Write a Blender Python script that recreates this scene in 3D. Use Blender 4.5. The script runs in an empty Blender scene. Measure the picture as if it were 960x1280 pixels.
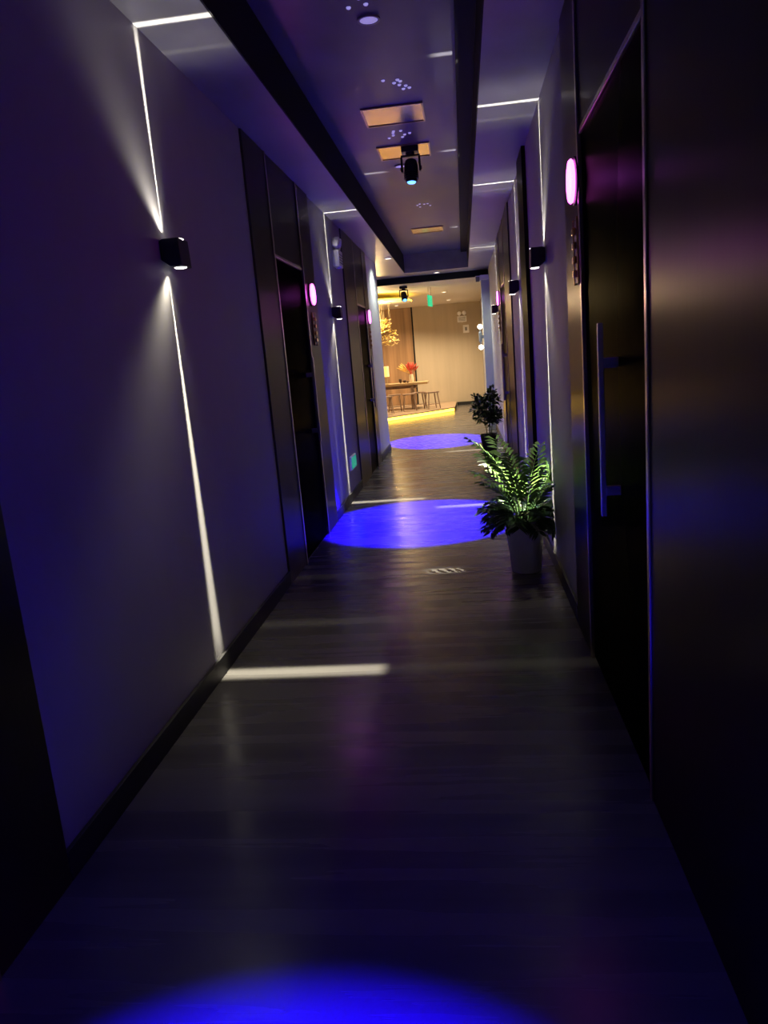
import bpy, bmesh, math, random
from mathutils import Vector, Matrix
random.seed(7)
PI = math.pi
scene = bpy.context.scene
C = scene.collection

# ---------------------------------------------------------------- camera
cam_d = bpy.data.cameras.new('camera')
cam = bpy.data.objects.new('camera', cam_d)
C.objects.link(cam)
FPX = 930.0
cam_d.sensor_fit = 'AUTO'
cam_d.sensor_width = 36.0
cam_d.lens = FPX / 1280.0 * 36.0
cam_d.clip_start = 0.02
fw = Vector((579 - 480, 440 - 640, FPX)).normalized()          # corridor axis seen from the lens
dn = Vector((360.0, 4260.0, 0.0))
dn.z = -(dn.x * fw.x + dn.y * fw.y) / fw.z
dn.normalize()
rt = dn.cross(fw)
row = lambda i: Vector((rt[i], fw[i], -dn[i]))
c_right, c_down, c_fwd = row(0), row(1), row(2)
m = Matrix((c_right, -c_down, -c_fwd)).transposed().to_4x4()
m.translation = Vector((0, 0, 1.5))
cam.matrix_world = m
scene.camera = cam

# ---------------------------------------------------------------- world, exposure
w = bpy.data.worlds.new('world')
scene.world = w
w.use_nodes = True
w.node_tree.nodes['Background'].inputs[0].default_value = (0.0, 0.0, 0.0, 1)
w.node_tree.nodes['Background'].inputs[1].default_value = 0.0
scene.view_settings.view_transform = 'Standard'
scene.view_settings.look = 'None'
scene.view_settings.gamma = 1.0
scene.view_settings.use_curve_mapping = False
scene.view_settings.exposure = 0.0

# light levels of the lamps, seen and added
UP_W, DOWN_W = 185.0, 1150.0          # wall sconces
BLUE_W = 7500.0                      # moving head projectors
LOBBY_W = 290.0                      # each added lobby downlight
PINK_W = 1.1                        # each glowing sign
LED_YELLOW = 10.0                    # strip strength

# ---------------------------------------------------------------- materials
M = {}
def nt_new(name):
    mt = bpy.data.materials.new(name)
    mt.use_nodes = True
    nt = mt.node_tree
    return mt, nt, nt.nodes['Principled BSDF']

def mat(name, col, rough=0.5, metal=0.0, var=0.0, scale=(4, 4, 4), bump=0.0, rvar=0.0, spec=0.5, aniso=0.0, detail=4.0):
    mt, nt, b = nt_new(name)
    b.inputs['Base Color'].default_value = (*col, 1)
    b.inputs['Roughness'].default_value = rough
    b.inputs['Metallic'].default_value = metal
    b.inputs['Specular IOR Level'].default_value = spec
    b.inputs['Anisotropic'].default_value = aniso
    if var or bump or rvar:
        tc = nt.nodes.new('ShaderNodeTexCoord')
        mp = nt.nodes.new('ShaderNodeMapping')
        mp.inputs['Scale'].default_value = scale
        nz = nt.nodes.new('ShaderNodeTexNoise')
        nz.inputs['Scale'].default_value = 1.0
        nz.inputs['Detail'].default_value = detail
        nt.links.new(tc.outputs['Object'], mp.inputs['Vector'])
        nt.links.new(mp.outputs['Vector'], nz.inputs['Vector'])
        if var:
            mr = nt.nodes.new('ShaderNodeMapRange')
            mr.inputs['From Min'].default_value = 0.3; mr.inputs['From Max'].default_value = 0.7
            mr.inputs['To Min'].default_value = 1 - var; mr.inputs['To Max'].default_value = 1 + var
            vm = nt.nodes.new('ShaderNodeVectorMath'); vm.operation = 'SCALE'
            vm.inputs[0].default_value = col
            nt.links.new(nz.outputs['Fac'], mr.inputs['Value'])
            nt.links.new(mr.outputs['Result'], vm.inputs['Scale'])
            nt.links.new(vm.outputs['Vector'], b.inputs['Base Color'])
        if rvar:
            mr = nt.nodes.new('ShaderNodeMapRange')
            mr.inputs['From Min'].default_value = 0.3; mr.inputs['From Max'].default_value = 0.7
            mr.inputs['To Min'].default_value = max(0.02, rough - rvar); mr.inputs['To Max'].default_value = rough + rvar
            nt.links.new(nz.outputs['Fac'], mr.inputs['Value'])
            nt.links.new(mr.outputs['Result'], b.inputs['Roughness'])
        if bump:
            bp = nt.nodes.new('ShaderNodeBump')
            bp.inputs['Strength'].default_value = bump
            bp.inputs['Distance'].default_value = 0.004
            nt.links.new(nz.outputs['Fac'], bp.inputs['Height'])
            nt.links.new(bp.outputs['Normal'], b.inputs['Normal'])
    M[name] = mt
    return mt

def emit(name, col, strength, base=(0.8, 0.8, 0.8)):
    mt, nt, b = nt_new(name)
    b.inputs['Base Color'].default_value = (*base, 1)
    b.inputs['Emission Color'].default_value = (*col, 1)
    b.inputs['Emission Strength'].default_value = strength
    M[name] = mt
    return mt

mat('wall_plaster', (0.33, 0.32, 0.34), 0.62, var=0.06, scale=(3, 3, 1.5), bump=0.08, rvar=0.05)
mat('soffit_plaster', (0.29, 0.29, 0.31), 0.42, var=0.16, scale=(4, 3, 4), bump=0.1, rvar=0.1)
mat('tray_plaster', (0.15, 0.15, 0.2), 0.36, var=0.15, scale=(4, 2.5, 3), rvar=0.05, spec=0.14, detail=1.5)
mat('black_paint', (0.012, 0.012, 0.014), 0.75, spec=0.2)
mat('pale_paint', (0.62, 0.66, 0.63), 0.5, var=0.03)
mat('floor_wood', (0.082, 0.078, 0.077), 0.27, var=0.2, scale=(0.5, 9, 1), bump=0.06, rvar=0.06, detail=5)
mat('baseboard', (0.014, 0.014, 0.016), 0.55)
mat('dark_metal', (0.125, 0.112, 0.112), 0.3, metal=1.0, var=0.05, scale=(90, 90, 0.6), aniso=0.3)
M['dark_metal'].node_tree.nodes['Principled BSDF'].inputs['Specular Tint'].default_value = (0.5, 0.5, 0.5, 1)
mat('door_metal', (0.02, 0.019, 0.02), 0.36, metal=1.0, var=0.04, scale=(90, 90, 0.6))
M['door_metal'].node_tree.nodes['Principled BSDF'].inputs['Specular Tint'].default_value = (0.2, 0.2, 0.2, 1)
mat('trim_metal', (0.48, 0.42, 0.38), 0.28, metal=1.0)
mat('handle_metal', (0.7, 0.68, 0.66), 0.35, metal=1.0)
mat('sconce_black', (0.012, 0.012, 0.014), 0.6)
mat('mirror_bronze', (0.66, 0.49, 0.36), 0.2, metal=1.0, var=0.06, scale=(12, 12, 12))
mat('frame_bronze', (0.5, 0.38, 0.28), 0.3, metal=1.0)
mat('white_plastic', (0.88, 0.88, 0.9), 0.45)
mat('grey_plastic', (0.25, 0.26, 0.27), 0.45)
mat('black_plastic', (0.01, 0.01, 0.011), 0.4)
mat('gold', (0.85, 0.58, 0.28), 0.25, metal=1.0)
mat('pot_grey', (0.88, 0.85, 0.86), 0.4, var=0.04, scale=(8, 8, 8))
mat('pot_dark', (0.05, 0.045, 0.055), 0.4)
mat('soil', (0.02, 0.015, 0.012), 0.9, var=0.4, scale=(60, 60, 60), bump=0.5)
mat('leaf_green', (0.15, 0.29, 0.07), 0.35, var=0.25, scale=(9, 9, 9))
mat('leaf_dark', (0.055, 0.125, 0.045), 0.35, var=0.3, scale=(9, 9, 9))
mat('stem_green', (0.12, 0.17, 0.06), 0.5)
mat('beige_wall', (0.50, 0.42, 0.31), 0.6, var=0.06, scale=(6, 6, 0.5))
mat('wood_panel', (0.36, 0.21, 0.11), 0.4, var=0.25, scale=(9, 9, 0.4))
mat('lobby_ceiling', (0.68, 0.63, 0.55), 0.6)
mat('platform_wood', (0.42, 0.30, 0.2), 0.4, var=0.2, scale=(2, 16, 2))
mat('table_wood', (0.55, 0.38, 0.2), 0.35, var=0.2, scale=(1.2, 12, 4))
mat('stool_wood', (0.28, 0.19, 0.14), 0.45, var=0.2, scale=(10, 10, 2))
mat('stool_seat', (0.1, 0.07, 0.06), 0.5)
mat('vase_cream', (0.85, 0.78, 0.62), 0.4)
mat('plume_red', (0.6, 0.09, 0.06), 0.8)
mat('plume_yellow', (0.85, 0.55, 0.14), 0.8)
mat('petal', (0.95, 0.78, 0.36), 0.5)
mat('wire', (0.6, 0.5, 0.35), 0.4, metal=0.6)
mat('tea_dark', (0.06, 0.035, 0.03), 0.3)
emit('dot_glow', (0.45, 0.4, 1.0), 0.6)  # glow given to the pale dots to brighten them
emit('disc_glow', (0.5, 0.42, 1.0), 0.45)  # glow given to the round ceiling discs to brighten them
emit('lens_white', (1, 0.96, 0.86), 5.0)
emit('lens_blue', (0.1, 0.35, 1.0), 3.0)
emit('neon_pink', (1.0, 0.12, 0.85), 6.0)
emit('exit_green', (0.02, 0.75, 0.32), 0.85, (0.02, 0.3, 0.14))
emit('exit_green_dim', (0.03, 0.6, 0.38), 0.45, (0.02, 0.3, 0.18))
emit('led_yellow', (1.0, 0.55, 0.03), LED_YELLOW)
emit('downlight', (1, 0.85, 0.6), 6.0)
emit('lamp_yellow', (1.0, 0.72, 0.08), 1.0)
emit('bulb_white', (1, 0.93, 0.75), 8.0)

# ---------------------------------------------------------------- mesh helpers
def obj(name, bm, mname, parent=None, smooth=False, loc=None):
    me = bpy.data.meshes.new(name)
    bmesh.ops.recalc_face_normals(bm, faces=bm.faces)
    bm.to_mesh(me); bm.free()
    if smooth:
        for p in me.polygons: p.use_smooth = True
    me.materials.append(M[mname])
    o = bpy.data.objects.new(name, me)
    C.objects.link(o)
    if parent: o.parent = parent
    if loc: o.location = loc
    return o

def tag(o, label=None, cat=None, group=None, kind=None):
    if label: o['label'] = label
    if cat: o['category'] = cat
    if group: o['group'] = group
    if kind: o['kind'] = kind
    return o

def thing(name, label, cat, loc=(0, 0, 0), rz=0.0, group=None, kind=None):
    o = bpy.data.objects.new(name, None)
    C.objects.link(o)
    o.location = loc; o.rotation_euler = (0, 0, rz); o.empty_display_size = 0.1
    return tag(o, label, cat, group, kind)

def bx(bm, x0, x1, y0, y1, z0, z1, bevel=0.0):
    v = [bm.verts.new((x, y, z)) for z in (z0, z1) for y in (y0, y1) for x in (x0, x1)]
    fs = [bm.faces.new([v[i] for i in q]) for q in
          ((0, 2, 3, 1), (4, 5, 7, 6), (0, 1, 5, 4), (2, 6, 7, 3), (0, 4, 6, 2), (1, 3, 7, 5))]
    if bevel:
        es = {e for f in fs for e in f.edges}
        bmesh.ops.bevel(bm, geom=list(es), offset=bevel, segments=2, profile=0.6, affect='EDGES')
    return bm

def box(*a, bevel=0.0):
    return bx(bmesh.new(), *a, bevel=bevel)

def lathe(prof, seg=24, bm=None, center=(0, 0, 0), square=0.0):
    """profile [(r, z)] turned about z; ends closed"""
    bm = bm or bmesh.new()
    rings = []
    for r, z in prof:
        ring = []
        for i in range(seg):
            a = 2 * PI * i / seg
            c, s = math.cos(a), math.sin(a)
            k = 1.0
            if square:
                k = 1.0 / (abs(c) ** (2 + square * 6) + abs(s) ** (2 + square * 6)) ** (1 / (2 + square * 6))
            ring.append(bm.verts.new((center[0] + r * k * c, center[1] + r * k * s, center[2] + z)))
        rings.append(ring)
    for a, b in zip(rings, rings[1:]):
        for i in range(seg):
            j = (i + 1) % seg
            bm.faces.new((a[i], a[j], b[j], b[i]))
    bm.faces.new(list(reversed(rings[0]))); bm.faces.new(rings[-1])
    return bm

def tube(bm, pts, r, seg=8):
    pts = [Vector(p) for p in pts]
    rs = r if isinstance(r, (list, tuple)) else [r] * len(pts)
    rings = []
    for i, p in enumerate(pts):
        d = (pts[min(i + 1, len(pts) - 1)] - pts[max(i - 1, 0)]).normalized()
        a = Vector((0, 0, 1)) if abs(d.z) < 0.9 else Vector((1, 0, 0))
        u = d.cross(a).normalized(); v = d.cross(u)
        rings.append([bm.verts.new(p + (u * math.cos(2 * PI * k / seg) + v * math.sin(2 * PI * k / seg)) * rs[i]) for k in range(seg)])
    for a, b in zip(rings, rings[1:]):
        for k in range(seg):
            j = (k + 1) % seg
            bm.faces.new((a[k], a[j], b[j], b[k]))
    bm.faces.new(list(reversed(rings[0]))); bm.faces.new(rings[-1])
    return bm

def ring(r0, r1, z0, z1, seg=64):
    bm = bmesh.new()
    R4 = [[bm.verts.new((r * math.cos(2 * PI * i / seg), r * math.sin(2 * PI * i / seg), z)) for i in range(seg)] for r, z in ((r0, z0), (r1, z0), (r1, z1), (r0, z1))]
    for a in range(4):
        p, q = R4[a], R4[(a + 1) % 4]
        for i in range(seg):
            j = (i + 1) % seg; bm.faces.new((p[i], p[j], q[j], q[i]))
    return bm

def prism(poly, axis, a0, a1, bevel=0.0):
    """poly of 2-D points extruded along axis ('x','y','z')"""
    bm = bmesh.new()
    def P(p, a):
        return {'x': (a, p[0], p[1]), 'y': (p[0], a, p[1]), 'z': (p[0], p[1], a)}[axis]
    A = [bm.verts.new(P(p, a0)) for p in poly]; B = [bm.verts.new(P(p, a1)) for p in poly]
    bm.faces.new(A); bm.faces.new(list(reversed(B)))
    for i in range(len(poly)):
        j = (i + 1) % len(poly)
        bm.faces.new((A[i], A[j], B[j], B[i]))
    if bevel:
        bmesh.ops.bevel(bm, geom=list(bm.edges), offset=bevel, segments=2, profile=0.6, affect='EDGES')
    return bm

def struct(name, bm, mname, parent=None):
    o = obj(name, bm, mname, parent)
    if parent is None: o['kind'] = 'structure'
    return o

def copy_tree(o, parent=None):
    c = o.copy(); C.objects.link(c); c.parent = parent
    for ch in list(o.children): copy_tree(ch, c)
    return c

# ---------------------------------------------------------------- the setting
L, R = -1.31, 0.55                    # faces of the corridor walls
ZS, ZT, ZL = 2.98, 3.30, 2.87         # soffit, tray, lobby ceiling
YB, YE = -4.0, 12.4                   # corridor back, end of the left wall
YF = 14.7                             # fascia where the lobby ceiling starts
YW = 22.0                             # lobby back wall
SL, SR = -0.975, 0.18                 # soffit edges

fl = struct('floor', box(-6.2, 0.75, YB - 0.2, YW + 0.2, -0.1, 0.0), 'floor_wood')
struct('wall_left', box(L - 0.15, L, YB, 10.93, 0, 3.45), 'wall_plaster')
struct('wall_left_end', box(L - 0.15, L, 10.93, YE, 0, 3.45), 'pale_paint')
struct('wall_right', box(R, R + 0.15, YB, YW + 0.2, 0, 3.45), 'wall_plaster')
struct('wall_back', box(L - 0.15, R + 0.15, YB - 0.15, YB, 0, 3.45), 'wall_plaster')
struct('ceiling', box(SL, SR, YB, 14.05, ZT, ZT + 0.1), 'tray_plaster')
t1 = struct('trim_1', box(L - 0.15, SL, YB, YF, ZS, ZT + 0.1), 'soffit_plaster')
t2 = struct('trim_2', box(SR, R, YB, YF, ZS, ZT + 0.1), 'soffit_plaster')
t3 = struct('trim_3', box(SL, SR, 14.05, YF, ZS, ZT + 0.1), 'soffit_plaster')
t4 = struct('trim_4', box(0.06, SR - 0.009, YB, 14.05, ZT - 0.05, ZT - 0.001), 'black_paint')  # flat black strip below the right edge of the tray
t5 = struct('trim_5', box(-6.2, R, YF, YF + 0.06, ZL - 0.01, ZT + 0.1), 'black_paint')
t10 = struct('trim_10', box(SL, SL + 0.008, YB, 14.05, ZS + 0.002, ZT - 0.001), 'black_paint')  # black boards added to darken the upright soffit faces
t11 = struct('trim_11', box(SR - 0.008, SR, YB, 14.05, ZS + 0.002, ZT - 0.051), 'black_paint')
for t, s in ((t10, 'black board added to darken the left soffit face'), (t11, 'black board added to darken the right soffit face'), (t1, 'long plaster soffit along the left wall'), (t2, 'long plaster soffit along the right wall'),
             (t3, 'cross soffit closing the tray ceiling'), (t4, 'black strip running along the tray ceiling'),
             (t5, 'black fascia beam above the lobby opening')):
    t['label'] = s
# lobby shell
struct('ceiling_lobby', box(-6.2, R, YF + 0.06, YW + 0.2, ZL, ZL + 0.1), 'lobby_ceiling')
struct('ceiling_side', box(-6.2, L - 0.15, 10.0, YF, ZS, ZS + 0.1), 'lobby_ceiling')
struct('wall_lobby_back', box(-1.38, R, YW, YW + 0.15, 0, ZL), 'beige_wall')
struct('wall_lobby_panel', box(-6.2, -1.42, YW + 0.05, YW + 0.2, 0, ZL), 'wood_panel')
struct('wall_lobby_left', box(-6.35, -6.2, 10.0, YW + 0.2, 0, 3.3), 'wood_panel')
struct('wall_lobby_front', box(-6.2, L - 0.15, 9.9, 10.0, 0, 3.3), 'beige_wall')
tr = struct('trim_6', box(-1.42, -1.38, YW - 0.01, YW + 0.1, 0, ZL), 'black_paint')
tr['label'] = 'dark upright joint between wood panelling and beige wall'
bb = struct('baseboard_lobby', box(-0.26, R, YW - 0.02, YW, 0, 0.09), 'baseboard')
# pale end pillar on the right
pl = struct('trim_7', box(0.40, R - 0.001, 14.45, 14.68, 0, 2.77), 'pale_paint')
pl['label'] = 'pale grey-green pillar at the lobby opening'
pc = struct('trim_8', box(0.385, R - 0.001, 14.43, 14.69, 2.77, ZL - 0.012), 'white_plastic')
pc['label'] = 'white cap on top of the pale pillar'

# ---------------------------------------------------------------- doors (dark metal portals)
BASE = 0.10
def portal(n, side, y_wide, y_door0, y_door1, y_end, z_door, label, handle=True, handle_y=None):
    """side -1 left wall, +1 right wall; panels proud of the wall, leaf set back between them"""
    W = L if side < 0 else R
    d = thing('door_%d' % n, label, None, (W, (y_door0 + y_door1) / 2, 0), 0, None, 'structure')
    oy = (y_door0 + y_door1) / 2
    def pb(y0, y1, z0, z1, p0, p1, bevel=0.0):
        xs = sorted((-side * p0, -side * p1))
        return box(xs[0], xs[1], y0 - oy, y1 - oy, z0, z1, bevel=bevel)
    top = ZS - 0.002
    obj('side_panel', pb(y_wide, y_door0 - 0.03, 0.0, top, 0.0, 0.015, 0.003), 'dark_metal', d)
    obj('side_panel', pb(y_door1 + 0.03, y_end, 0.0, top, 0.0, 0.015, 0.003), 'dark_metal', d)
    obj('transom_panel', pb(y_door0, y_door1, z_door + 0.04, top, 0.0, 0.011, 0.003), 'dark_metal', d)
    obj('head_trim', pb(y_door0, y_door1, z_door + 0.018, z_door + 0.04, 0.0, 0.014, 0.003), 'trim_metal', d)
    obj('jamb_trim', pb(y_door0 - 0.03, y_door0, 0.0, top, 0.0, 0.021, 0.003), 'trim_metal', d)
    obj('jamb_trim', pb(y_door1, y_door1 + 0.03, 0.0, top, 0.0, 0.021, 0.003), 'trim_metal', d)
    leaf = obj('door_leaf', pb(y_door0 + 0.004, y_door1 - 0.004, 0.008, z_door + 0.014, 0.0, 0.004), 'door_metal', d)
    if handle:
        hy = handle_y - oy
        bar = bmesh.new()
        x0, x1 = sorted((-side * 0.055, -side * 0.075))
        bx(bar, x0, x1, hy - 0.011, hy + 0.011, 0.86, 1.56, bevel=0.003)
        for z in (0.955, 1.42):
            x0, x1 = sorted((-side * 0.0035, -side * 0.056))
            bx(bar, x0, x1, hy - 0.009, hy + 0.009, z - 0.018, z + 0.018, bevel=0.002)
        obj('handle', bar, 'handle_metal', leaf)
    return d

portal(1, 1, 0.85, 2.31, 3.47, 3.95, 2.34, 'dark brushed-metal door with a long bar handle, nearest on the right', True, 2.78)
portal(2, -1, 4.92, 5.48, 6.42, 6.93, 2.26, 'dark metal door on the left wall beyond the nearest wall lamp', True, 6.2)
portal(3, -1, 8.78, 9.66, 10.50, 10.92, 2.18, 'far dark door on the left wall beside the pale wall end', True, 10.3)
portal(4, 1, 8.30, 9.35, 10.35, 11.0, 2.26, 'far dark door on the right wall beyond the second wall lamp', True, 9.6)
portal(5, -1, 0.35, 0.7, 1.5, 1.9, 2.3, 'dark door surround at the left edge beside the camera', False)
pn = struct('trim_9', box(R - 0.03, R, 6.12, 6.62, 0, ZS - 0.002, bevel=0.003), 'door_metal')
pn['label'] = 'narrow black glossy upright panel between two right wall lamps'

def baseboards(side, spans):
    W = L if side < 0 else R
    for i, (y0, y1) in enumerate(spans):
        xs = sorted((W, W - side * 0.016))
        bm = box(xs[0], xs[1], y0, y1, 0, BASE, bevel=0.003)
        nm = 'baseboard_left' if side < 0 else 'baseboard_right'
        o = struct(nm, bm, 'baseboard')
baseboards(-1, [(YB, 0.348), (1.902, 4.918), (6.932, 8.778), (10.922, YE)])
baseboards(1, [(YB, 0.848), (3.952, 6.118), (6.622, 8.298), (11.002, 14.44), (14.69, YW - 0.02)])

# ---------------------------------------------------------------- wall sconces with slit beams
def beam_light(name, loc, up, side, watts, dwall, s_end, K, KL, parent):
    ld = bpy.data.lights.new(name, 'SPOT')
    ld.energy = watts
    ld.color = (1.0, 0.93, 0.76) if up else (1.0, 0.92, 0.68)
    ld.spot_size = math.radians(150); ld.spot_blend = 0.25
    ld.shadow_soft_size = 0.004
    ld.use_nodes = True
    nt = ld.node_tree
    em = nt.nodes['Emission']
    def V(x):
        n = nt.nodes.new('ShaderNodeValue'); n.outputs[0].default_value = x; return n.outputs[0]
    def op(o, a, b=None):
        n = nt.nodes.new('ShaderNodeMath'); n.operation = o
        for i, q in enumerate((a, b)):
            if q is None: continue
            if isinstance(q, (int, float)): n.inputs[i].default_value = q
            else: nt.links.new(q, n.inputs[i])
        return n.outputs[0]
    def smooth(x, a, b, va, vb):
        n = nt.nodes.new('ShaderNodeMapRange'); n.interpolation_type = 'SMOOTHSTEP'
        # inputs ordered a<b
        n.inputs['From Min'].default_value = a; n.inputs['From Max'].default_value = b
        n.inputs['To Min'].default_value = va; n.inputs['To Max'].default_value = vb
        nt.links.new(x, n.inputs['Value']); return n.outputs['Result']
    def gauss(x, c, s):
        t = op('DIVIDE', op('SUBTRACT', x, c), s)
        return op('EXPONENT', op('MULTIPLY', op('MULTIPLY', t, t), -1.0))
    tc = nt.nodes.new('ShaderNodeTexCoord')
    sp = nt.nodes.new('ShaderNodeSeparateXYZ')
    nt.links.new(tc.outputs['Normal'], sp.inputs[0])
    az = op('MAXIMUM', op('ABSOLUTE', sp.outputs['Z']), 0.001)
    tx = op('MULTIPLY', op('DIVIDE', sp.outputs['X'], az), SGX)    # + away from the wall
    ty = op('MULTIPLY', op('DIVIDE', sp.outputs['Y'], az), SGY)    # + towards the lobby
    # slit sheet plus faint side lobes of the lens
    t2_ = op('POWER', op('ABSOLUTE', op('DIVIDE', ty, 0.025 if up else 0.031)), 4.0)
    sheet = op('EXPONENT', op('MULTIPLY', t2_, -1.0))      # flat-topped slit
    LB = 0.055 if up else 0.022
    lobe = op('ADD', op('MULTIPLY', gauss(ty, -0.25, 0.30), LB), op('ADD', op('MULTIPLY', gauss(ty, 0.3, 0.28), LB), op('MULTIPLY', gauss(ty, 0.36, 0.03), 0.04)))
    lobe_w = op('ADD', op('MULTIPLY', gauss(ty, -0.7, 0.5), 0.45), op('MULTIPLY', gauss(ty, 0.15, 0.16), 0.04))
    win = smooth(tx, 0.44 if up else (0.37 if side < 0 else 0.40), 0.52 if up else (0.41 if side < 0 else 0.45), 1.0, 0.03)
    lim = -dwall / s_end * 1.03
    wallgain = op('MINIMUM', op('MULTIPLY', op('POWER', op('MAXIMUM', op('MULTIPLY', tx, -1.0), 0.01), -2.2), K), 14.0)
    is_wall = op('LESS_THAN', tx, lim)
    g = op('ADD', op('MULTIPLY', wallgain, is_wall), op('MULTIPLY', win, op('SUBTRACT', 1.0, is_wall)))
    lobe_g = op('MINIMUM', op('MULTIPLY', op('POWER', op('MAXIMUM', op('MULTIPLY', tx, -1.0), 0.01), -0.8), KL), 6.0)
    lobes = op('ADD', op('MULTIPLY', op('MULTIPLY', lobe_w, lobe_g), is_wall), op('MULTIPLY', op('MULTIPLY', lobe, win), op('SUBTRACT', 1.0, is_wall)))
    tot = op('ADD', op('MULTIPLY', sheet, g), lobes)
    nt.links.new(tot, em.inputs['Strength'])
    o = bpy.data.objects.new(name, ld)
    C.objects.link(o)
    # local -Z is the beam axis, local X points away from the wall
    zax = Vector((0, 0, -1)) if up else Vector((0, 0, 1))
    xax = Vector((-side, 0, 0))
    yax = zax.cross(xax)
    mm = Matrix((xax, yax, zax)).transposed().to_4x4()
    mm.translation = Vector(loc)
    o.parent = parent
    o.matrix_parent_inverse = parent.matrix_world.inverted()
    # parent sits without rotation or scale: use local coordinates
    o.matrix_parent_inverse = Matrix.Identity(4)
    mm.translation = Vector(loc) - parent.location
    o.matrix_local = mm
    o['flip'] = 1 if yax.y > 0 else -1
    return o

SGX, SGY = 1.0, 1.0
def sconce(side, y, z, label):
    global SGY
    W = L if side < 0 else R
    t = thing('wall_sconce', label, 'wall lamp', (W, y, z), 0, 'up and down wall lamps along the corridor')
    s = -side
    prof = [(0.0, -0.03), (0.0, 0.052), (0.015 * s, 0.06), (0.088 * s, 0.06), (0.092 * s, -0.06), (0.04 * s, -0.06)]
    obj('body', prism(prof, 'y', -0.065, 0.065, bevel=0.005), 'sconce_black', t)
    for zz in (0.0605, -0.0605):
        r = 0.024
        bm = lathe([(r * 1.15, -0.004), (r * 1.15, 0.001), (r * 0.9, 0.0035), (r * 0.3, 0.005)], 16)
        if zz < 0: bmesh.ops.rotate(bm, verts=bm.verts, cent=(0, 0, 0), matrix=Matrix.Rotation(PI, 3, 'X'))
        obj('lens', bm, 'lens_white', t, True, (0.062 * s, 0, zz))
    dw = 0.062
    for up in (True, False):
        SGY = {(True, -1): -1, (True, 1): 1, (False, -1): 1, (False, 1): -1}[(up, side)]
        lz = 0.075 if up else -0.075
        s_end = (ZS - z - 0.075) if up else (z - 0.075 - BASE)
        beam_light('beam_up' if up else 'beam_down', (W + s * dw, y, z + lz), up, side,
                   UP_W if up else DOWN_W, dw, s_end, 0.022 if up else 0.0034, 0.055 if up else 0.0085, t)
    return t

sconce(-1, 3.42, 2.04, 'black box wall lamp on the near left wall throwing a slit beam')
sconce(-1, 7.85, 2.00, 'black wall lamp on the left between the two dark doors')
sconce(1, 5.08, 2.05, 'black wall lamp on the right above the grey planter')
sconce(1, 7.33, 2.05, 'black wall lamp on the right between narrow panel and far door')
sconce(1, 11.6, 2.08, 'farthest black wall lamp on the right near the pale pillar')
sconce(-1, -1.0, 2.04, 'black wall lamp added for fill light on the left wall behind the camera')  # this pair is added out of view to fill the near corridor
sconce(1, -1.2, 2.04, 'black wall lamp added for fill light on the right wall behind the camera')

# ---------------------------------------------------------------- pink glowing room signs
def room_sign(side, y, z, label, gain=1.0, marks=4, plate_z=0.16):
    W = (L + 0.015) if side < 0 else (R - 0.015)
    t = thing('room_sign', label, 'sign', (W, y, z), 0, 'pink glowing signs beside the doors')
    s = -side
    rot = Matrix.Rotation(PI / 2 * s, 3, 'Y')
    bm = lathe([(0.1, 0.0), (0.1, 0.012), (0.085, 0.016)], 32)
    bmesh.ops.rotate(bm, verts=bm.verts, cent=(0, 0, 0), matrix=rot)
    obj('backplate', bm, 'black_plastic', t)
    bm = lathe([(0.03, 0.0161), (0.086, 0.0161), (0.092, 0.024), (0.086, 0.032), (0.07, 0.027), (0.03, 0.024)], 32)
    bmesh.ops.rotate(bm, verts=bm.verts, cent=(0, 0, 0), matrix=rot)
    obj('glowing_disc', bm, 'neon_pink', t, True)
    # plate under the disc with a gilt edge and small raised gilt marks
    z1, z0 = -plate_z, -plate_z - 0.27
    xs = sorted((0.0, s * 0.010))
    pt = obj('number_plate', box(xs[0], xs[1], -0.05, 0.05, z0, z1, bevel=0.002), 'black_plastic', t)
    e = bmesh.new()
    x2 = sorted((0.0, s * 0.014))
    bx(e, x2[0], x2[1], -0.058, -0.0505, z0 - 0.006, z1 + 0.006)
    bx(e, x2[0], x2[1], 0.0505, 0.058, z0 - 0.006, z1 + 0.006)
    obj('gilt_edge', e, 'gold', pt)
    for i in range(marks):
        zz = z1 - 0.05 - i * 0.06
        x3 = sorted((s * 0.0101, s * 0.026))
        b = box(x3[0], x3[1], -0.02, 0.02, zz - 0.016, zz + 0.016, bevel=0.004)
        obj('raised_mark', b, 'gold', pt)
    ld = bpy.data.lights.new('sign_halo', 'POINT')
    ld.energy = PINK_W * 0.3; ld.color = (0.72, 0.1, 1.0); ld.shadow_soft_size = 0.04
    o = bpy.data.objects.new('sign_halo', ld); C.objects.link(o); o.parent = t
    o.location = (s * 0.08, 0, 0)
    ad = bpy.data.lights.new('sign_glow', 'AREA')
    ad.shape = 'DISK'; ad.size = 0.16; ad.energy = PINK_W * gain; ad.color = (0.72, 0.12, 1.0)
    o = bpy.data.objects.new('sign_glow', ad); C.objects.link(o); o.parent = t
    o.location = (s * 0.036, 0, 0); o.rotation_euler = (0, -s * PI / 2, 0)
    return t

room_sign(1, 3.56, 2.19, 'pink glowing round sign beside the nearest right door', 0.45)
room_sign(-1, 6.66, 2.10, 'pink glowing round sign beside the first left door', 2.2)
room_sign(-1, 10.70, 2.09, 'pink glowing round sign on the left by the pale wall end', 2.0)
room_sign(1, 10.72, 2.18, 'pink glowing round sign beside the far right door', 2.2)

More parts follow.
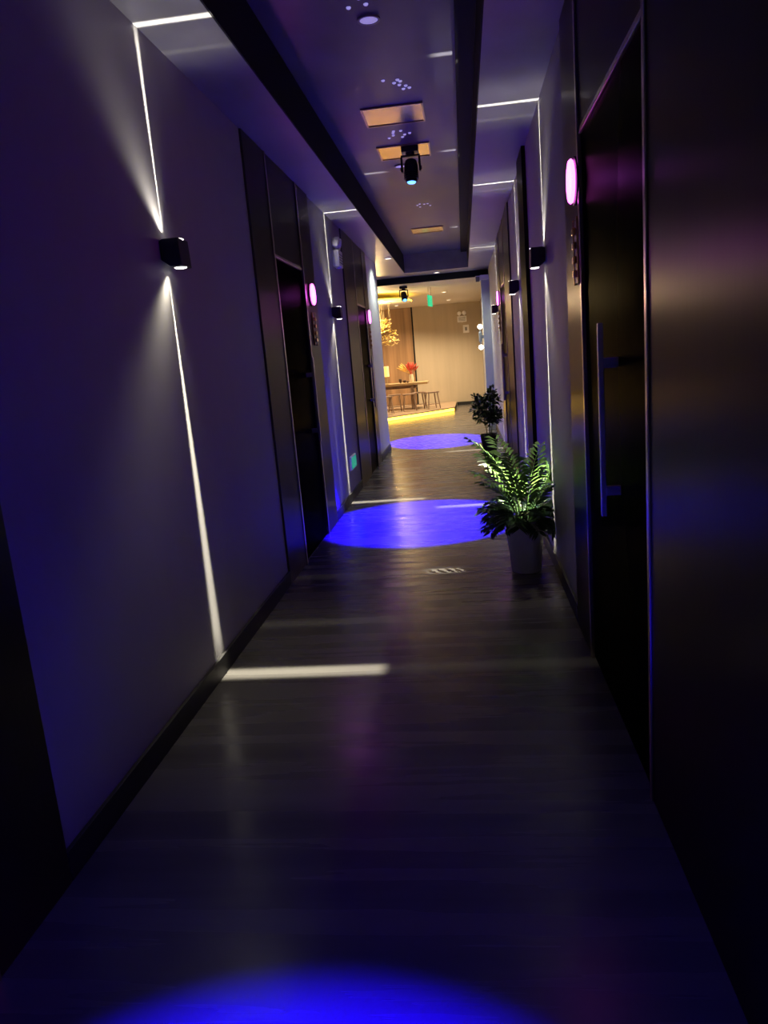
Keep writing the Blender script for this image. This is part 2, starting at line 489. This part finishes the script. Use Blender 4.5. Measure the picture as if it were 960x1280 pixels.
# ---------------------------------------------------------------- ceiling fittings
def mirror_panel(y0, y1, label):
    t = thing('ceiling_panel', label, 'ceiling panel', (-0.415, (y0 + y1) / 2, ZT), 0, 'bronze mirror panels in the tray ceiling')
    hy = (y1 - y0) / 2; hx = 0.23
    obj('mirror_plate', box(-hx + 0.012, hx - 0.012, -hy + 0.012, hy - 0.012, -0.006, 0.0), 'mirror_bronze', t)
    for (a, b, c, d) in ((-hx, hx, -hy, -hy + 0.012), (-hx, hx, hy - 0.012, hy), (-hx, -hx + 0.012, -hy + 0.012, hy - 0.012), (hx - 0.012, hx, -hy + 0.012, hy - 0.012)):
        obj('frame_bar', box(a, b, c, d, -0.012, 0.0), 'frame_bronze', t)
mirror_panel(5.90, 6.34, 'bronze mirror panel in the tray ceiling, nearest of the three')
mirror_panel(6.95, 7.39, 'bronze mirror panel in the tray ceiling beside the moving-head projector')
mirror_panel(11.35, 11.79, 'bronze mirror panel in the tray ceiling, farthest of the three')

def ceiling_disc(x, y, label):
    t = thing('round_ceiling_disc', label, 'ceiling light', (x, y, ZT), 0, 'round glowing discs in the tray ceiling')
    obj('rim', ring(0.05, 0.062, -0.010, 0.0, 28), 'grey_plastic', t)
    obj('diffuser', lathe([(0.03, -0.010), (0.0495, -0.006), (0.0495, 0.0)], 28), 'disc_glow', t)
ceiling_disc(-0.40, 4.46, 'round lavender glowing ceiling disc at the top of the photo')
ceiling_disc(-0.49, 7.68, 'round lavender glowing ceiling disc behind the moving-head projector')

def dot_cluster(x, y, n, label, seed):
    rnd = random.Random(seed)
    t = thing('dot_fitting', label, 'ceiling fitting', (x, y, ZT), 0, 'clusters of small pale dots on the ceiling')
    pts = []
    while len(pts) < n:
        p = (rnd.uniform(-0.09, 0.09), rnd.uniform(-0.11, 0.11))
        if all((p[0] - q[0]) ** 2 + (p[1] - q[1]) ** 2 > 0.035 ** 2 for q in pts): pts.append(p)
    base = lathe([(0.009, -0.008), (0.012, -0.005), (0.013, 0.0)], 10)
    first = obj('pale_dot', base, 'dot_glow', t, False, (*pts[0], 0))
    for p in pts[1:]:
        c = first.copy(); C.objects.link(c); c.location = (*p, 0)
dot_cluster(-0.42, 4.22, 7, 'cluster of small pale dots on the ceiling at the top of the photo', 1)
dot_cluster(-0.34, 5.48, 8, 'cluster of small pale dots before the nearest bronze panel', 2)
dot_cluster(-0.42, 6.64, 8, 'cluster of small pale dots between the two near bronze panels', 3)
dot_cluster(-0.37, 9.70, 6, 'cluster of small pale dots before the farthest bronze panel', 4)

def moving_head(x, y, ztop, aim, label, spread, watts, blend=0.12, spill=0.009):
    t = thing('moving_head_projector', label, 'stage light', (x, y, ztop), 0, 'black moving-head projectors throwing blue spots')
    obj('base', box(-0.075, 0.075, -0.06, 0.06, -0.05, 0.0, bevel=0.008), 'black_plastic', t)
    obj('swivel', lathe([(0.035, -0.068), (0.04, -0.0505)], 20), 'black_plastic', t)
    yk = bmesh.new()
    bx(yk, -0.085, 0.085, -0.022, 0.022, -0.085, -0.0685, bevel=0.004)
    obj('yoke_bridge', yk, 'black_plastic', t)
    for s in (-1, 1):
        x0, x1 = sorted((s * 0.07, s * 0.088))
        a = obj('yoke_arm', box(x0, x1, -0.028, 0.028, -0.21, -0.0855, bevel=0.005), 'black_plastic', t)
        x0, x1 = sorted((s * 0.088, s * 0.096))
        obj('lit_gold_edge', box(x0, x1, -0.012, 0.012, -0.195, -0.165, bevel=0.003), 'gold', a)  # gold colour stands for warm light on the bracket edges
    d = (Vector(aim) - Vector((x, y, ztop - 0.185))).normalized()
    q = Vector((0, 0, -1)).rotation_difference(d).to_matrix()
    hb = lathe([(0.03, 0.085), (0.05, 0.07), (0.06, 0.03), (0.062, -0.02), (0.054, -0.06), (0.05, -0.11)], 20)
    bmesh.ops.rotate(hb, verts=hb.verts, cent=(0, 0, 0), matrix=q)
    h = obj('lamp_head', hb, 'black_plastic', t, False, (0, 0, -0.185))
    for k in range(4):
        f = lathe([(0.066, -0.085 + k * 0.018), (0.066, -0.077 + k * 0.018)], 20)
        bmesh.ops.rotate(f, verts=f.verts, cent=(0, 0, 0), matrix=q)
        obj('cooling_fin', f, 'black_plastic', h)
    ln = lathe([(0.012, -0.122), (0.032, -0.119), (0.040, -0.1102)], 20)
    bmesh.ops.rotate(ln, verts=ln.verts, cent=(0, 0, 0), matrix=q)
    obj('lens', ln, 'lens_blue', h, True)
    ld = bpy.data.lights.new('blue_beam', 'SPOT')
    ld.energy = watts; ld.color = (0.01, 0.0, 1.0)
    ld.spot_size = 2 * math.radians(spread); ld.spot_blend = blend; ld.shadow_soft_size = 0.02
    o = bpy.data.objects.new('blue_beam', ld); C.objects.link(o); o.parent = t
    o.location = Vector((0, 0, -0.185)) + d * 0.15
    o.rotation_mode = 'QUATERNION'
    o.rotation_quaternion = Vector((0, 0, -1)).rotation_difference(d)
    hd = bpy.data.lights.new('blue_spill', 'SPOT')
    hd.energy = watts * spill; hd.color = (0.03, 0.005, 1.0)
    hd.spot_size = math.radians(88); hd.spot_blend = 1.0; hd.shadow_soft_size = 0.03
    h2 = o.copy(); h2.data = hd; h2.name = 'blue_spill'; C.objects.link(h2)
    return t
moving_head(-0.36, 7.05, ZT, (-0.47, 6.78, 0), 'black moving-head projector hanging from the corridor tray ceiling', 18.6, BLUE_W)
moving_head(-1.10, 15.3, ZL, (-0.60, 13.4, 0), 'small black moving-head projector under the lobby ceiling', 15.5, BLUE_W * 1.25, 0.12, 0.001)
moving_head(-0.40, 0.55, ZT, (-0.42, 0.62, 0), 'black moving-head projector on the ceiling right above the camera', 18.5, BLUE_W, 0.5, 0.011)

# ---------------------------------------------------------------- safety fittings on the left wall
def emergency_light(loc, rz, label, sc=1.0):
    """back plane at local y=0, front towards local -y"""
    t = thing('emergency_light', label, 'emergency light', loc, rz)
    t.scale = (sc, sc, sc)
    b = obj('battery_box', box(-0.13, 0.13, -0.07, 0, -0.085, 0.085, bevel=0.008), 'white_plastic', t)
    for i in range(4):
        obj('vent_slot', box(-0.10, 0.10, -0.073, -0.0702, -0.05 + i * 0.028, -0.038 + i * 0.028), 'grey_plastic', b)
    obj('test_button', lathe([(0.012, -0.012), (0.012, 0.0)], 12), 'white_plastic', b, False, (0.0, -0.035, -0.0855))
    for s in (-1, 1):
        hd = lathe([(0.035, 0.04), (0.055, 0.01), (0.06, -0.02), (0.052, -0.03)], 20)
        bmesh.ops.rotate(hd, verts=hd.verts, cent=(0, 0, 0), matrix=Matrix.Rotation(-PI / 2.4, 3, 'X'))
        h = obj('lamp_head', hd, 'white_plastic', t, True, (s * 0.07, -0.04, 0.165))
        obj('neck', box(s * 0.07 - 0.01, s * 0.07 + 0.01, -0.045, -0.025, 0.084, 0.13), 'white_plastic', t)
    return t
emergency_light((L, 8.27, 2.58), PI / 2, 'white twin-head emergency lamp high on the left corridor wall')
emergency_light((0.02, YW, 2.42), 0, 'white twin-head emergency lamp on the lobby back wall')

t = thing('exit_sign', 'small green illuminated exit sign low on the left wall', 'exit sign', (L, 8.2, 0.40))
obj('housing', box(0, 0.022, -0.18, 0.18, -0.075, 0.075, bevel=0.004), 'white_plastic', t)
obj('green_face', box(0.0222, 0.026, -0.165, 0.165, -0.062, 0.06), 'exit_green_dim', t)
t = thing('exit_sign', 'green exit sign hanging from the lobby ceiling', 'exit sign', (-0.62, 16.0, ZL), math.radians(80))
obj('housing', box(-0.17, 0.17, -0.014, 0.014, -0.39, -0.17, bevel=0.003), 'exit_green', t)
for s in (-1, 1):
    bm = tube(bmesh.new(), [(s * 0.12, 0, -0.171), (s * 0.12, 0, 0)], 0.006)
    obj('hanging_rod', bm, 'handle_metal', t)
t = thing('wall_notice', 'small white notice box under the lobby emergency lamp', 'sign', (0.12, YW, 2.14))
obj('panel', box(-0.085, 0.085, -0.02, 0, -0.11, 0.11, bevel=0.004), 'white_plastic', t)
obj('printed_mark', box(-0.03, 0.03, -0.0215, -0.0201, -0.05, 0.05), 'grey_plastic', t)
t = thing('door_closer', 'grey box with white top fixed under the lobby fascia', 'door closer', (0.345, 14.6, ZL))
obj('housing', box(-0.036, 0.036, -0.07, 0.07, -0.115, -0.026, bevel=0.004), 'grey_plastic', t)
obj('white_top', box(-0.04, 0.038, -0.075, 0.075, -0.0255, -0.012, bevel=0.003), 'white_plastic', t)
t = thing('pillar_lamp', 'slim up and down lamp with two glowing ends on the pale pillar', 'wall lamp', (0.40, 14.56, 1.75))
obj('bracket', box(-0.03, 0, -0.02, 0.02, -0.03, 0.03), 'grey_plastic', t)
obj('body', lathe([(0.022, -0.1), (0.03, -0.08), (0.03, 0.08), (0.022, 0.1)], 16), 'grey_plastic', t, False, (-0.058, 0, 0))
for s in (-1, 1):
    bm = bmesh.new(); bmesh.ops.create_uvsphere(bm, u_segments=16, v_segments=10, radius=0.045)
    obj('bulb', bm, 'bulb_white', t, True, (-0.058, 0, s * 0.19))
    tube_b = tube(bmesh.new(), [(-0.058, 0, s * 0.1), (-0.058, 0, s * 0.15)], 0.012)
    obj('socket', tube_b, 'grey_plastic', t)

# ---------------------------------------------------------------- plants
def frond(bm, base, direction, length, bend, leaf, n=13, width=0.014, lim=None):
    """a pinnate palm frond: curved rib with paired narrow leaflets"""
    d = Vector(direction).normalized()
    h = Vector((d.x, d.y, 0)); h = h.normalized() if h.length > 1e-3 else Vector((1, 0, 0))
    side = Vector((-h.y, h.x, 0))
    p = Vector(base); pts = [p.copy()]
    ang = math.atan2(d.z, Vector((d.x, d.y)).length)
    steps = 12
    for i in range(steps):
        a = ang - bend * ((i + 1) / steps) ** 1.4
        p = p + (h * math.cos(a) + Vector((0, 0, 1)) * math.sin(a)) * (length / steps)
        if lim: p.x = min(p.x, lim)
        pts.append(p.copy())
    tube(bm, pts, [0.0045 * (1 - 0.75 * i / steps) for i in range(steps + 1)], 5)
    for k in range(n):
        f = 0.3 + 0.7 * k / (n - 1)
        i = min(int(f * steps), steps - 1); u = f * steps - i
        q = pts[i].lerp(pts[i + 1], u)
        tang = (pts[i + 1] - pts[i]).normalized()
        ln = leaf * (0.55 + 0.6 * math.sin(PI * (0.15 + 0.75 * (f - 0.3) / 0.7)))
        for s in (-1, 1):
            out = (side * s * 0.85 + tang * 0.75 + Vector((0, 0, 0.15 - 0.25 * random.random()))).normalized()
            up = tang.cross(side).normalized()
            mid = q + out * ln * 0.5; tip = q + out * ln - Vector((0, 0, ln * 0.22))
            wv = tang * width
            vs = [q, mid - wv + up * 0.002, tip, mid + wv + up * 0.002]
            if lim:
                for v in vs: v.x = min(v.x, lim)
            vv = [bm.verts.new(v) for v in vs]
            bm.faces.new(vv)

def palm():
    px, py = 0.345, 5.0
    t = thing('potted_palm', 'bushy green palm in a pale grey tapered pot on the right', 'plant', (px, py, 0))
    pot = obj('pot', lathe([(0.095, 0.0), (0.1, 0.004), (0.132, 0.33), (0.137, 0.335), (0.137, 0.36), (0.127, 0.362), (0.122, 0.325)], 36), 'pot_grey', t, False)
    for p in pot.data.polygons: p.use_smooth = len(p.vertices) == 4
    obj('soil', lathe([(0.118, 0.326), (0.118, 0.338), (0.05, 0.346)], 24), 'soil', t)
    rnd = random.Random(11)
    lim = R - px - 0.022
    specs = []
    for az, el, ln in ((120, 84, 0.62), (175, 84, 0.66), (60, 82, 0.56), (230, 82, 0.58), (20, 76, 0.46), (190, 74, 0.46), (280, 76, 0.5), (140, 78, 0.54), (340, 74, 0.42), (255, 82, 0.58), (300, 66, 0.42), (215, 70, 0.42)):
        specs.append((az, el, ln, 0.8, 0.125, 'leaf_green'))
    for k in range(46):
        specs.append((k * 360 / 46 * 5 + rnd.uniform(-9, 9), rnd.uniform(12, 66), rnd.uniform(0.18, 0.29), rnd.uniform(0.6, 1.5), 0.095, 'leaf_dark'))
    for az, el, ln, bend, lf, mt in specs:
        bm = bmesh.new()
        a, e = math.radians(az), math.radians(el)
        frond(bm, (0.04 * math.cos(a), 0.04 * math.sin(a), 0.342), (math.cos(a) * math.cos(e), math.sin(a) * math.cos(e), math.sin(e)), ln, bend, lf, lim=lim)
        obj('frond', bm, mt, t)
palm()

def leafy():
    px, py = 0.285, 10.3
    t = thing('potted_shrub', 'leafy shrub in a tall dark tapered pot farther down on the right', 'plant', (px, py, 0))
    obj('pot', lathe([(0.075, 0.03), (0.12, 0.345), (0.124, 0.35), (0.124, 0.37), (0.112, 0.37), (0.108, 0.335)], 32, square=0.5), 'pot_dark', t)
    obj('saucer', lathe([(0.09, 0.0), (0.105, 0.012), (0.108, 0.03), (0.095, 0.0295)], 28, square=0.5), 'pot_dark', t)
    obj('soil', lathe([(0.1, 0.336), (0.1, 0.348), (0.04, 0.354)], 20), 'soil', t)
    rnd = random.Random(5)
    for k in range(5):
        a = k * 2 * PI / 5
        obj('stem', tube(bmesh.new(), [(0.03 * math.cos(a), 0.03 * math.sin(a), 0.35), (0.05 * math.cos(a), 0.05 * math.sin(a), 0.52), (0.09 * math.cos(a), 0.09 * math.sin(a), 0.72)], [0.007, 0.006, 0.003], 6), 'stem_green', t)
    tufts = [Vector((rnd.uniform(-0.13, 0.12), rnd.uniform(-0.14, 0.14), rnd.uniform(0.56, 0.86))) for _ in range(11)] + [Vector((0.05, 0, 0.92)), Vector((-0.15, -0.05, 0.72))]
    for mt, n in (('leaf_dark', 520), ('leaf_green', 300)):
        bm = bmesh.new()
        for i in range(n):
            v = Vector((rnd.gauss(0, 1), rnd.gauss(0, 1), rnd.gauss(0, 1))).normalized()
            c = tufts[i % len(tufts)] + v * 0.07 * rnd.random()
            out = (v * 0.7 + Vector((rnd.uniform(-.8, .8), rnd.uniform(-.8, .8), rnd.uniform(-.1, .8)))).normalized()
            sd = out.cross(Vector((rnd.uniform(-1, 1), rnd.uniform(-1, 1), 1))).normalized()
            up = out.cross(sd)
            l, ww = rnd.uniform(0.06, 0.1), rnd.uniform(0.014, 0.022)
            vs = [c, c + out * l * 0.5 - sd * ww + up * 0.004, c + out * l - Vector((0, 0, l * 0.2)), c + out * l * 0.5 + sd * ww + up * 0.004]
            for q in vs: q.x = min(q.x, R - px - 0.02)
            bm.faces.new([bm.verts.new(q) for q in vs])
        f = obj('foliage', bm, mt, t); f['kind'] = 'stuff'
leafy()

# ---------------------------------------------------------------- lobby
# raised platform with a yellow strip under its nosing
edge = []
A, B = Vector((-4.2, 16.6)), Vector((-0.30, 19.72))
ctrl = Vector((-2.1, 17.4))
for i in range(15):
    u = i / 14
    edge.append(A * (1 - u) ** 2 + ctrl * 2 * u * (1 - u) + B * u ** 2)
PH = 0.115
poly = [(p.x, p.y) for p in edge] + [(-0.27, YW - 0.021), (-4.2, YW - 0.001)]
plat = thing('platform', 'low wooden lobby platform with a glowing yellow strip under its edge', 'platform', (0, 0, 0))
obj('deck', prism(poly, 'z', PH - 0.03, PH), 'platform_wood', plat)
inner = [(p.x - 0.05, p.y + 0.06) for p in edge] + [(-0.33, YW - 0.021), (-4.2, YW - 0.001)]
obj('plinth', prism(inner, 'z', 0, PH - 0.0305), 'platform_wood', plat)
bm = bmesh.new()
for a, b in zip(edge, edge[1:]):
    o0, o1 = Vector((-0.02, 0.025)), Vector((-0.045, 0.055))
    q = [a + o0, b + o0, b + o1, a + o1]
    lo = [bm.verts.new((p.x, p.y, 0.012)) for p in q]; hi = [bm.verts.new((p.x, p.y, PH - 0.031)) for p in q]
    bm.faces.new(lo); bm.faces.new(hi)
    for i in range(4):
        j = (i + 1) % 4; bm.faces.new((lo[i], lo[j], hi[j], hi[i]))
obj('led_strip', bm, 'led_yellow', plat)

# round ceiling raft with yellow cove light
raft = thing('ceiling_raft', 'round lobby ceiling raft ringed with yellow cove light', 'ceiling raft', (-2.15, 17.5, ZL))
RR = 1.05
obj('raft_disc', lathe([(RR - 0.05, -0.15), (RR, -0.145), (RR, -0.12), (RR - 0.03, -0.1201)], 64), 'lobby_ceiling', raft)
obj('cove_strip', ring(RR - 0.06, RR - 0.035, -0.1195, -0.10), 'led_yellow', raft)
obj('edge_strip', ring(RR + 0.0005, RR + 0.012, -0.14, -0.122), 'led_yellow', raft)
obj('hanger', lathe([(0.3, -0.1195), (0.3, 0.0)], 32), 'lobby_ceiling', raft)

# hanging flower chandelier
ch = thing('flower_chandelier', 'hanging chandelier of golden petals on fine wires', 'chandelier', (-1.85, 17.3, ZL - 0.151))
obj('ceiling_plate', lathe([(0.3, -0.012), (0.31, 0.0)], 32), 'lobby_ceiling', ch)
rnd = random.Random(3)
for k in range(14):
    a = 2 * PI * k / 14; r = 0.12 + 0.15 * (k % 2)
    x, y = r * math.cos(a), r * math.sin(a)
    obj('wire', tube(bmesh.new(), [(x, y, -0.012), (x, y, -0.42 - 0.3 * rnd.random())], 0.003, 5), 'wire', ch)
bm = bmesh.new()
for k in range(130):
    a = rnd.uniform(0, 2 * PI); zz = rnd.uniform(-0.95, -0.36); rr = (0.42 if zz < -0.6 else 0.24) * math.sqrt(rnd.random())
    c = Vector((rr * math.cos(a) * 0.95, rr * math.sin(a), zz))
    for j in range(5):
        b = 2 * PI * j / 5 + k
        out = Vector((math.cos(b), math.sin(b), rnd.uniform(-0.5, 0.7))).normalized()
        sd = out.cross(Vector((0, 0, 1))).normalized() * 0.028
        l = rnd.uniform(0.06, 0.10)
        bm.faces.new([bm.verts.new(p) for p in (c, c + out * l * 0.55 - sd, c + out * l + Vector((0, 0, 0.012)), c + out * l * 0.55 + sd)])
f = obj('petals', bm, 'petal', ch); f['kind'] = 'stuff'
ld = bpy.data.lights.new('chandelier_fill', 'POINT'); ld.energy = 90; ld.color = (1, 0.7, 0.3); ld.shadow_soft_size = 0.08  # added unseen lamp in front of the petals to brighten them
o = bpy.data.objects.new('chandelier_fill', ld); C.objects.link(o); o.parent = ch; o.location = (0, -0.5, -0.3)

# downlights added to light the lobby and its opening
def downlight(x, y, label, z=ZL, watts=LOBBY_W, col=(1.0, 0.76, 0.46)):
    t = thing('added_downlight', label, 'downlight', (x, y, z), 0, 'round downlights added to light the lobby')
    obj('rim', ring(0.045, 0.06, -0.012, 0.0, 24), 'white_plastic', t)
    obj('diffuser', lathe([(0.02, -0.008), (0.0445, -0.004), (0.0445, 0.0)], 20), 'downlight', t)
    ld = bpy.data.lights.new('added_downlight_beam', 'SPOT'); ld.energy = watts; ld.color = col
    ld.spot_size = math.radians(140); ld.spot_blend = 0.8; ld.shadow_soft_size = 0.05
    o = bpy.data.objects.new('added_downlight_beam', ld); C.objects.link(o); o.parent = t; o.location = (0, 0, -0.03)
    return o
downlight(-0.30, 20.3, 'small added downlight in the lobby ceiling near the beige wall')
downlight(-0.35, 17.6, 'small added downlight in the lobby ceiling before the hanging exit sign')
downlight(-3.6, 20.6, 'small added downlight in the lobby ceiling over the hidden table end')
downlight(-3.8, 16.0, 'small added downlight in the lobby ceiling left of the raft')
downlight(-1.7, 20.6, 'small added downlight in the lobby ceiling above the tea table')

downlight(-0.40, 14.38, 'small added white downlight in the cross soffit before the lobby', ZS, 190.0, (0.95, 1.0, 0.9))  # this and the next are added to brighten the pale wall end
downlight(-1.04, 11.75, 'small added white downlight in the left soffit over the pale wall end', ZS, 62.0, (0.95, 1.0, 0.93))

# tea table
tb = thing('tea_table', 'long wooden slab tea table on the lobby platform', 'table', (0, 0, PH))
obj('table_top', box(-3.0, -0.99, 20.05, 20.75, 0.64, 0.70, bevel=0.008), 'table_wood', tb)
obj('edge_beam', box(-2.9, -1.3, 20.35, 20.45, 0.55, 0.639), 'stool_wood', tb)
for x in (-2.8, -1.42):
    obj('leg', box(x - 0.04, x + 0.04, 20.12, 20.68, 0.0, 0.639, bevel=0.006), 'stool_wood', tb)
TT = PH + 0.70

def stool_proto():
    t = thing('tea_stool', '', 'stool', (0, 0, PH), 0, 'wooden stools before the tea table')
    st = bmesh.new(); bx(st, -0.17, 0.17, -0.12, 0.12, 0.41, 0.445, bevel=0.008)
    obj('seat', st, 'stool_wood', t)
    for sx in (-1, 1):
        for sy in (-1, 1):
            obj('leg', tube(bmesh.new(), [(sx * 0.17, sy * 0.12, 0.006), (sx * 0.12, sy * 0.085, 0.412)], [0.014, 0.018], 8), 'stool_wood', t)
        obj('stretcher', tube(bmesh.new(), [(sx * 0.155, -0.105, 0.12), (sx * 0.155, 0.105, 0.12)], 0.010, 6), 'stool_wood', t)
    obj('cross_bar', tube(bmesh.new(), [(-0.155, 0, 0.12), (0.155, 0, 0.12)], 0.010, 6), 'stool_wood', t)
    return t
proto = stool_proto()
spots = [(-0.88, 19.62, 'wooden stool at the right end of the row before the tea table'),
         (-1.24, 20.0, 'wooden stool second from the right before the tea table'),
         (-1.46, 19.5, 'wooden stool in the middle of the row below the vase'),
         (-1.86, 19.62, 'wooden stool under the table edge left of the vase'),
         (-2.02, 18.9, 'wooden stool nearest the pale wall end, only one leg showing')]
for i, (x, y, lab) in enumerate(spots):
    s = proto if i == 0 else copy_tree(proto)
    s.location = (x, y, PH + 0.001); s.rotation_euler = (0, 0, (0.5, 0.35, 0.1, 0.05, 0.3)[i]); s['label'] = lab

# vase with plumes
v = thing('plume_vase', 'cream vase of red and yellow plumes on the tea table', 'vase', (-1.43, 20.4, TT))
vb = obj('vase_body', lathe([(0.05, 0.0), (0.062, 0.02), (0.066, 0.12), (0.05, 0.2), (0.052, 0.215)], 24), 'vase_cream', v, True)
for k in range(16):
    a = rnd.uniform(0, 2 * PI); e = rnd.uniform(0.9, 1.45)
    ylw = k < 4
    if ylw: a, e = PI + rnd.uniform(-0.3, 0.3), 0.62 + 0.12 * k
    d = Vector((math.cos(a) * math.cos(e), math.sin(a) * math.cos(e), math.sin(e)))
    l = rnd.uniform(0.34, 0.46) if not ylw else 0.47
    p0 = Vector((0, 0, 0.19))
    pts = [p0 + d * l * u + Vector((0, 0, -0.05 * u * u)) for u in (0, 0.35, 0.5, 0.7, 0.88, 1.0)]
    obj('plume', tube(bmesh.new(), pts, [0.004, 0.005, 0.02, 0.027, 0.018, 0.003], 6), 'plume_yellow' if ylw else 'plume_red', v)

lp = thing('table_lamp', 'small yellow-shaded lamp on the tea table beside the pale wall', 'table lamp', (-2.09, 20.3, TT))
obj('base', lathe([(0.06, 0), (0.06, 0.015), (0.015, 0.03), (0.012, 0.2)], 20), 'wire', lp)
obj('shade', lathe([(0.075, 0.2005), (0.075, 0.47), (0.07, 0.475)], 24), 'lamp_yellow', lp)
for i, (x, y, r, h, lab) in enumerate(((-1.62, 20.35, 0.05, 0.07, 'small dark tea bowl left of the plume vase'),
                                       (-1.74, 20.42, 0.04, 0.11, 'small dark teapot jar on the tea table'),
                                       (-1.53, 20.28, 0.035, 0.045, 'tiny dark tea cup right beside the plume vase'))):
    tag(obj('tea_bowl', lathe([(r * 0.5, 0), (r * 0.9, h * 0.35), (r, h * 0.8), (r * 0.85, h)], 18), 'tea_dark', None, True, (x, y, TT)), lab, 'bowl', 'dark tea ware on the table')
